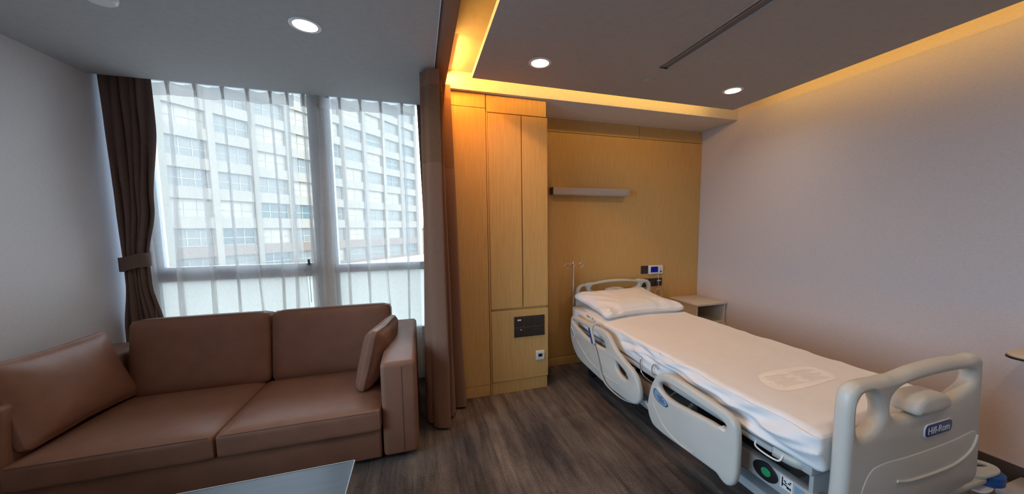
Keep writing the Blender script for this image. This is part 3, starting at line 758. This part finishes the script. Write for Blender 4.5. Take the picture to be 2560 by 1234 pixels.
lp = plate('lower_face', fs(smooth_line([(1.66, .516), (1.78, .512), (1.95, .512), (2.12, .518), (2.27, .527), (2.295, .50), (2.315, .36), (2.29, .30), (1.90, .282), (1.56, .30), (1.53, .40), (1.58, .50)], 5)), [], .010, .004, XZ(FF+.0025), 'plastic_cream', fb)
tube('ridge', smooth_line([(1.6789, FF-.003, 0.4601), (1.7348, FF-.004, 0.4475), (1.8312, FF-.004, 0.4408), (1.9469, FF-.004, 0.4389), (2.0529, FF-.004, 0.4446), (2.1300, FF-.004, 0.4639), (2.1734, FF-.004, 0.4899), (2.1955, FF-.004, 0.5237), (2.2023, FF-.003, 0.5410)], 6, False), .0055, 'plastic_cream', fb, 8)
lg = plate('logo_plate', fs(rrect(1.892, 2.080, .565, .624, .022)), [], .004, .0015, XZ(FF-.002), 'logo_white', fb)
plate('logo_field', fs(rrect(1.896, 2.076, .570, .620, .019)), [], .003, .0008, XZ(FF-.004), 'logo_blue', fb)
text('logo_text', 'Hill-Rom', .040, frame_M((1.985*FK, FF-.0058, 1.42-(1.42-.593)*FK), (1, 0, 0), (0, 0, 1), (0, -1, 0)), 'logo_white', fb)
HC = 1.916; HY = 3.118
head_out = smooth_line([(HC+u, z) for u, z in ((-.438, .42), (-.440, .60), (-.438, .77), (-.428, .815), (-.395, .843), (-.33, .856), (-.285, .866), (-.255, .862), (-.13, .879), (0, .885), (.13, .879), (.255, .866), (.285, .874), (.33, .868), (.395, .855), (.430, .822), (.438, .77), (.440, .60), (.438, .42), (.40, .40), (-.40, .40))], 5)
hh = [smooth_line([(HC+s*u, z) for u, z in ((.395, .75), (.393, .80), (.368, .825), (.335, .815), (.318, .77), (.325, .735), (.36, .722))], 5) for s in (-1, 1)]
hcn = smooth_line([(HC+u, z) for u, z in ((-.278, .795), (-.262, .828), (-.13, .847), (0, .852), (.13, .85), (.262, .838), (.278, .808), (.22, .782), (.11, .762), (0, .755), (-.11, .757), (-.22, .768))], 5)
hb = plate('headboard', head_out, hh+[hcn], .05, .018, XZ(HY), 'plastic_cream', bed)
plate('angle_gauge', smooth_line([(HC+u, z) for u, z in ((-.10, .745), (-.095, .785), (-.05, .798), (.05, .800), (.095, .785), (.10, .745))], 5), [], .075, .012, XZ(HY), 'plastic_cream', hb)
# side rails
RX = 1.305
hr_out = smooth_line([(2.866, .452), (2.863, .55), (2.848, .604), (2.80, .628), (2.6, .634), (2.412, .638), (2.28, .642), (2.21, .628), (2.155, .588), (2.10, .548), (1.99, .508), (1.90, .480), (1.84, .438), (1.808, .37), (1.813, .305), (1.855, .265), (1.93, .247), (2.16, .237), (2.47, .248), (2.69, .270), (2.79, .322), (2.845, .39)], 5)
hr_h1 = smooth_line([(2.815, .578), (2.70, .590), (2.5, .592), (2.35, .588), (2.27, .568), (2.236, .53), (2.244, .508), (2.30, .498), (2.40, .494), (2.52, .500), (2.66, .520), (2.77, .548)], 5)
hr_h2 = smooth_line([(2.09, .464), (2.03, .453), (1.965, .430), (1.94, .402), (1.952, .387), (2.01, .385), (2.065, .402), (2.092, .432)], 5)
fr_out = smooth_line([(1.707, .341), (1.700, .40), (1.681, .47), (1.650, .53), (1.612, .573), (1.56, .597), (1.483, .604), (1.35, .597), (1.205, .588), (1.135, .578), (1.102, .555), (1.088, .50), (1.085, .40), (1.089, .31), (1.105, .266), (1.135, .246), (1.165, .252), (1.19, .264), (1.23, .262), (1.468, .244), (1.60, .238), (1.655, .247), (1.692, .285)], 5)
fr_h = smooth_line([(1.602, .522), (1.56, .546), (1.45, .549), (1.30, .543), (1.18, .536), (1.150, .520), (1.156, .498), (1.25, .490), (1.40, .473), (1.50, .465), (1.575, .474), (1.607, .497)], 5)
for side, x, dz in ((0, RX, 0), (1, 2.42, -.13)):
    sh = lambda loop: [(p[0], p[1]+dz) for p in loop]
    a = plate('side_rail', sh(hr_out), [sh(hr_h1), sh(hr_h2)], .038, .014, YZ(x+(.015 if not side else 0)), 'plastic_cream', bed)
    b = plate('side_rail', sh(fr_out), [sh(fr_h)], .038, .014, YZ(x), 'plastic_cream', bed)
    s = -1 if not side else 1
    for xx, pr, lo in ((x+(.015 if not side else 0), a, (2.72, 2.50, 2.28, 2.05)), (x, b, (1.655, 1.55, 1.42, 1.33))):
        zz = .40 if pr is a else .36
        tube('ridge', smooth_line([(xx+s*.018, lo[0], zz+.02+dz), (xx+s*.019, lo[1], zz-.07+dz), (xx+s*.019, lo[2], zz-.095+dz), (xx+s*.018, lo[3], zz-.085+dz)], 6, False), .004, 'plastic_cream', pr, 6)
    if not side:
        lab = [(1.648, .462), (1.638, .478), (1.605, .470), (1.565, .456), (1.532, .441), (1.522, .425), (1.536, .412), (1.57, .408), (1.615, .414), (1.642, .432)]
        c0 = Vector((1.585, .440, 0))
        plate('rail_label', smooth_line(lab, 4), [], .004, .001, YZ(x-.0185), 'label_dark', b)
        plate('label_field', smooth_line([tuple((Vector((p[0], p[1], 0))-c0)*.88+c0)[:2] for p in lab], 4), [], .004, .0008, YZ(x-.0195), 'label_blue', b)
        for k, (y0, w) in enumerate(((1.612, .045), (1.606, .052), (1.598, .05))):
            box('label_print', x-.0222, x-.0214, y0-w, y0, .447-k*.011, .452-k*.011, 'label_dark', b)
        lab2 = [(2.848, .505), (2.842, .515), (2.80, .492), (2.775, .462), (2.775, .44), (2.80, .432), (2.835, .455), (2.847, .48)]
        c1 = Vector((2.812, .472, 0))
        plate('rail_label', smooth_line(lab2, 4), [], .004, .001, YZ(x-.0035), 'plastic_white', a)
        plate('label_field', smooth_line([tuple((Vector((p[0], p[1], 0))-c1)*.8+c1)[:2] for p in lab2], 4), [], .004, .0008, YZ(x-.0045), 'label_blue', a)
        box('rail_latch', x-.022, x+.016, 1.150, 1.185, .487, .500, 'plastic_white', b, r=.003)
    for y in (2.65, 2.05, 1.50, 1.2):      # arms carrying the rails
        tube('rail_arm', [(x+.01*(-s), y, .33+dz), (x-s*.06, y, .36+dz*.5), (x-s*.13, y, .42)], .012, 'bed_grey', bed, 8)
# sleeping deck and frame
box('deck', 1.405, 2.205, .86, 3.06, .455, .492, 'bed_grey', bed, r=.006)
sc_ = bmesh.new(); add_box(sc_, 1.378, 1.404, 1.00, 2.98, .468, .492, .005, 2); fin(sc_, 'deck_rail', 'bed_grey', bed, 40)
sc_ = bmesh.new(); add_box(sc_, 2.206, 2.232, 1.00, 2.98, .468, .492, .005, 2); fin(sc_, 'deck_rail', 'bed_grey', bed, 40)
# rounded foot end of the deck
pts = smooth_line([(1.381, 1.00), (1.383, .95), (1.40, .90), (1.45, .868), (1.55, .855), (2.05, .855), (2.16, .868), (2.21, .90), (2.228, .95), (2.23, 1.00)], 5, False)
def band(s, t):
    p = pts[int(round(s*(len(pts)-1)))]; return (p[0], p[1], .460+.037*t)
bo = grid('deck_end', len(pts)-1, 1, band, 'plastic_cream', bed); sm = bo.modifiers.new('thickness', 'SOLIDIFY'); sm.thickness = .014
for x0, x1 in ((1.425, 1.470), (2.14, 2.185)):
    bb = box('frame_beam', x0, x1, .86, 2.95, .283, .376, 'bed_grey', bed, r=.006)
    if x0 < 1.5: beam = bb
box('cross_member', 1.47, 2.14, 1.02, 1.08, .29, .35, 'bed_steel', bed, r=.004); box('cross_member', 1.47, 2.14, 2.62, 2.68, .29, .35, 'bed_steel', bed, r=.004)
box('lift_column', 1.56, 2.06, 1.25, 1.60, .13, .455, 'black_plastic', bed, r=.01); box('lift_column', 1.56, 2.06, 2.25, 2.60, .13, .455, 'black_plastic', bed, r=.01)
box('base_frame', 1.50, 2.12, .98, 2.92, .125, .175, 'bed_grey', bed, r=.01)
box('leg_panel', 1.43, 2.18, .868, .885, .30, .455, 'bed_grey', bed, r=.003)
box('end_bar', 1.42, 2.435, .775, .852, .236, .262, 'plastic_cream', bed, r=.008); box('end_bar', 1.42, 2.40, 3.06, 3.10, .30, .40, 'plastic_cream', bed, r=.008)
# foot-brake oval, sticker and screws on the beam
pd = plate('brake_recess', [(1.056+.058*math.cos(a), .338+.040*math.sin(a)) for a in [2*PI*k/28 for k in range(28)]], [], .008, .002, YZ(1.424), 'black_plastic', beam)
plate('brake_button', [(1.050+.022*math.cos(a), .340+.019*math.sin(a)) for a in [2*PI*k/24 for k in range(24)]], [], .010, .002, YZ(1.4205), 'green_button', beam)
box('sticker', 1.4235, 1.425, .938, .990, .318, .372, 'plastic_white', beam)
for (y0, y1, z0, z1) in ((.978, .983, .326, .368), (.960, .978, .336, .341), (.951, .962, .328, .338), (.944, .950, .328, .338), (.966, .974, .352, .357), (.962, .970, .345, .350), (.948, .957, .350, .356), (.944, .950, .358, .364)):
    box('sticker_mark', 1.4228, 1.4236, y0, y1, z0, z1, 'black_plastic', beam)
box('sticker', 1.4235, 1.425, .895, .930, .316, .362, 'label_blue', beam)
lathe('screw', [(0, .005), (.008, .004), (.009, 0)], frame_M((1.425, .912, .305), (0, 1, 0), (0, 0, 1), (-1, 0, 0)), 'chrome', beam, 14)
# wire restraint loops
tube('wire_loop', smooth_line([(1.384, 1.073, .486), (1.372, 1.070, .466), (1.370, 1.055, .458), (1.370, .975, .457), (1.372, .960, .465), (1.384, .956, .488)], 5, False), .0038, 'plastic_white', bed, 8)
tube('wire_loop', smooth_line([(1.384, 1.892, .575), (1.368, 1.890, .56), (1.366, 1.884, .475), (1.367, 1.865, .455), (1.368, 1.75, .442), (1.372, 1.70, .44)], 5, False), .0035, 'chrome', bed, 8)
tube('wire_loop', smooth_line([(1.372, 1.72, .545), (1.366, 1.752, .565), (1.366, 1.772, .535), (1.368, 1.765, .50), (1.38, 1.76, .49)], 5, False), .003, 'bed_steel', bed, 8)
tube('tie_bar', [(1.37, 1.83, .285), (1.34, 1.72, .275), (1.33, 1.62, .275)], .010, 'plastic_cream', bed, 8)
tube('tie_bar', [(1.40, 1.56, .50), (1.40, 1.60, .45), (1.41, 1.66, .40)], .005, 'chrome', bed, 8)
tube('tie_bar', [(1.40, 1.30, .46), (1.39, 1.20, .50)], .005, 'chrome', bed, 8)
# corner bumpers
for x, y in ((2.525, .815),):
    z = .205 if y < 1 else .20
    big = x > 2.45
    r_ = .062 if big else .035
    b1 = lathe('bumper_roller', [(0, z), (r_*.9, z), (r_, z+.006), (r_, z+.024), (r_*.96, z+.027), (r_, z+.030), (r_, z+.048), (r_*.9, z+.054), (0, z+.054)], Matrix.Translation((x, y, 0)), 'blue_plastic', bed, 28)
    if big:
        plate('bumper_cap', smooth_line([(2.39, .79), (2.39, .885), (2.45, .890), (2.52, .878), (2.566, .84), (2.57, .80), (2.54, .775), (2.47, .772)], 5), [smooth_line([(2.475, .855), (2.54, .825), (2.535, .812), (2.47, .838)], 4)], .016, .004, XY(z+.064), 'plastic_cream', b1)
        plate('bumper_shoe', smooth_line([(2.40, .78), (2.40, .88), (2.46, .885), (2.52, .865), (2.55, .82), (2.50, .775)], 5), [], .010, .003, XY(z-.006), 'plastic_white', b1)
# castors
for x in (1.53, 2.09):
    for y in (1.03, 2.86):
        w = lathe('castor', [(0, -.02), (.05, -.02), (.062, -.012), (.062, .012), (.05, .02), (0, .02)], frame_M((x, y, .062), (0, 1, 0), (0, 0, 1), (1, 0, 0)), 'black_plastic', bed, 24)
        box('fork', x-.03, x+.03, y-.025, y+.025, .105, .14, 'plastic_cream', w, r=.006)

# ------------------------------------------------------------------ mattress under its sheet
mt = thing('mattress', (1.815, 1.95, .49), 'mattress under a wrinkled white sheet on the hospital bed', 'mattress')
MW, ML, MH = .835, 2.235, .165
bm = cushion_mesh(MW, ML, MH, .022, (0, 0, .004), 96)
RZ = math.radians(-.45)
for v in bm.verts:
    p = v.co; sx = p.x/(MW/2); sy = p.y/(ML/2); up_ = (p.z/(MH/2)+1)/2
    a = noise.fractal(Vector((p.x*2.2, p.y*1.1+p.x*1.4, 3)), 1, 2, 3)
    rid = 1-abs(noise.noise(Vector((p.x*2.2+p.y*1.2, p.y*5.5-p.x*3.2, 7))))*2.4
    edge = max(0, abs(sx)-.75)*4
    if up_ > .9:
        p.z += .0035*a + .0045*max(0, rid)*(.30+edge)
        fold = math.exp(-((p.y-.42-.10*sx)/.012)**2); p.z += .003*fold*(1 if sx > -.2 else .3)
        if sx < 0: p.z -= .022*max(0, (-sx-.55)/.45)**2*(.5+.9*max(0, sy))          # soft shoulder, slumping to the head
    if abs(sx) > .9:
        d = (p.y*4.2 + p.z*9*(1 if p.y < -.2 else -1))
        w = 1-abs(noise.noise(Vector((d, p.y*1.2+p.z*5, sx*3+11))))*2.2
        k = .35+.65*max(0, min(1, (-sy+.15)/.5)) if sx < 0 else .4
        p.x += (-1 if sx < 0 else 1)*(.027*max(-.3, w)*k*(1-abs(2*up_-1)**4*.6) + .006*a)
        if sx < 0:                                   # drawn folds along the hanging edge
            d_ = 0
            for y0, v0, sl, ln, wd, am in ((-.62, .62, .33, .34, .075, .011), (-.50, .38, .30, .40, .065, -.010), (-.70, .25, .36, .30, .06, .010), (-.30, .55, .22, .28, .06, .008), (-.98, .55, -.9, .10, .10, .013), (-.93, .30, .9, .11, .09, -.011), (-.05, .45, 1.6, .10, .10, .012), (.05, .50, -1.5, .10, .10, .012), (.12, .60, -.9, .13, .09, -.010), (-.16, .60, 1.0, .14, .09, -.009), (.55, .5, .8, .10, .12, .007), (.85, .5, -1.0, .10, .12, .008)):
                u0 = p.y-y0; d_ += am*math.exp(-(u0/ln)**4)*math.exp(-((up_-v0-sl*u0)/wd)**2)
            p.x -= d_*min(1, (1-up_)*6)
        if up_ < .35: p.z += (.35-up_)*(.03*noise.noise(Vector((p.y*2.1, 4, 2)))-.045*math.exp(-((p.y+.15)/.18)**2))
place(bm, Matrix.Translation((1.812, 1.9325, .495+MH/2)) @ Matrix.Rotation(RZ, 4, 'Z'))
sh_ = fin(bm, 'sheet', 'sheet', mt, True)
bm = bmesh.new(); add_box(bm, 1.412, 2.228, 2.78, 3.085, .494, .648, .035, 4); fin(bm, 'core', 'mattress_core', mt, 40)
# pale printed patch showing on the sheet, following its surface
from mathutils.bvhtree import BVHTree
SB = BVHTree.FromPolygons([v.co.copy() for v in sh_.data.vertices], [tuple(p.vertices) for p in sh_.data.polygons])
def on_sheet(x, y, lift):
    h = SB.ray_cast(Vector((x, y, 1.2)), Vector((0, 0, -1)))[0]
    return (x, y, (h.z if h else .66)+lift)
pt = smooth_line([(1.640, 1.268), (1.70, 1.279), (1.93, 1.268), (1.975, 1.245), (1.985, 1.17), (1.95, 1.118), (1.90, 1.105), (1.60, 1.095), (1.556, 1.108), (1.548, 1.16), (1.60, 1.25)], 5)
cpt = Vector((1.765, 1.185, 0))
def pfan(s_, t_):
    p = Vector((pt[int(round(s_*len(pt))) % len(pt)][0], pt[int(round(s_*len(pt))) % len(pt)][1], 0))
    q = cpt+(p-cpt)*t_; return on_sheet(q.x, q.y, .0008)
pp = grid('printed_patch', len(pt), 14, pfan, 'patch', mt)
for c_ in range(2):
    for k in range(9):
        y = 1.235-k*.0125; x0 = 1.615+c_*.175+.01*math.sin(k*2.0); w_ = .13+.02*math.sin(k*1.7)
        grid('print_line', 10, 1, lambda a, b: on_sheet(x0+w_*a, y-.0017+.0034*b, .0016), 'patch_print', pp)

# ------------------------------------------------------------------ pillow
pw_ = thing('pillow', (1.83, 2.75, .67), 'plump white pillow at the head of the hospital bed', 'pillow')
bm = cushion_mesh(.775, .56, .145, .058, (0, 0, .012), 48, 0, 3, .62)
for v in bm.verts:
    p = v.co; u_, w_ = p.x/.40, p.y/.29
    rid = 1-abs(noise.noise(Vector((p.x*9+p.y*4, p.y*3.5, 5))))*2.3
    e = max(abs(u_), abs(w_))
    p.z += .010*rid*(1 if p.z > 0 else .3)*min(1, max(0, e-.25)*1.8)
    p.z += .018*max(0, w_)
    c2 = max(0, abs(u_*w_)-.35); p.x += .05*c2*(1 if u_ > 0 else -1); p.y += .05*c2*(1 if w_ > 0 else -1)
    if p.z < -.05: p.z = -.05 + (p.z+.05)*.2
place(bm, Matrix.Translation((1.815, 2.735, .718)) @ Matrix.Rotation(math.radians(4), 4, 'X') @ Matrix.Rotation(math.radians(1.5), 4, 'Z'))
fin(bm, 'case', 'sheet', pw_, True)

# ------------------------------------------------------------------ hand control on the rail
hc = thing('hand_control', (1.285, 2.42, .49), 'blue bed hand control hooked over the side rail with cable', 'remote control')
Mh = frame_M((1.288, 2.420, .560), (0, -.48, -.877), (0, .877, -.48), (1, 0, 0))
plate('housing', rrect(-.073, .073, -.018, .018, .014), [], .022, .006, Mh, 'plastic_cream', hc)
plate('keypad', rrect(-.066, .066, -.0125, .0125, .011), [], .004, .001, Mh @ Matrix.Translation((0, 0, -.0115)), 'pendant_blue', hc)
tube('hook', smooth_line([(1.296, 2.43, .60), (1.300, 2.42, .645), (1.325, 2.41, .655), (1.348, 2.41, .645), (1.352, 2.41, .62)], 5, False), .006, 'plastic_cream', hc)
tube('cable', smooth_line([(1.288, 2.385, .495), (1.284, 2.345, .46), (1.281, 2.30, .39), (1.281, 2.26, .315), (1.284, 2.20, .262), (1.30, 2.10, .232), (1.32, 1.98, .228), (1.35, 1.88, .25)], 6, False), .006, 'bed_grey', hc)

# ------------------------------------------------------------------ IV pole
iv = thing('iv_pole', (1.447, 3.12, .40), 'slim chrome infusion pole with two hooks beside the headboard', 'iv pole')
tube('pole', [(1.447, 3.12, .38), (1.447, 3.12, .80)], .0125, 'chrome', iv, 14); tube('pole', [(1.447, 3.12, .80), (1.447, 3.12, 1.045)], .0105, 'chrome', iv, 14)
lathe('cap', [(.0125, 1.03), (.016, 1.035), (.016, 1.055), (.007, 1.06), (.006, 1.082), (0, 1.085)], Matrix.Translation((1.447, 3.12, 0)), 'chrome', iv, 16)
for s in (-1, 1):
    tube('hook', smooth_line([(1.447, 3.12, 1.05), (1.447+s*.05, 3.115, 1.062), (1.447+s*.085, 3.11, 1.062), (1.447+s*.098, 3.105, 1.04), (1.447+s*.085, 3.10, 1.022), (1.447+s*.065, 3.10, 1.03)] + ([(1.447+s*.06, 3.10, 1.06), (1.447+s*.08, 3.09, 1.085)] if s > 0 else []), 5, False), .0035, 'chrome', iv, 8)
box('socket', 1.432, 1.475, 3.10, 3.142, .38, .44, 'bed_grey', iv, r=.004)

# ------------------------------------------------------------------ overbed table at the picture edge
ot = thing('overbed_table', (2.92, .5, 0), 'overbed table with beige top and dark edge, cut by the picture edge', 'table')
plate('top', rrect(2.765, 3.062, .12, .886, .06), [], .016, .004, XY(.772), 'overbed_top', ot)
plate('edge_band', rrect(2.762, 3.065, .117, .889, .06), [], .010, .003, XY(.760), 'black_plastic', ot)
box('column', 2.97, 3.03, .45, .53, .06, .755, 'plastic_cream', ot, r=.006)
box('base', 2.79, 3.055, .16, .865, .030, .062, 'bed_grey', ot, r=.01)
for x in (2.82, 3.03):
    for y in (.2, .82): lathe('castor', [(0, -.012), (.022, -.012), (.025, 0), (.022, .012), (0, .012)], frame_M((x, y, .025), (0, 1, 0), (0, 0, 1), (1, 0, 0)), 'black_plastic', ot, 16)
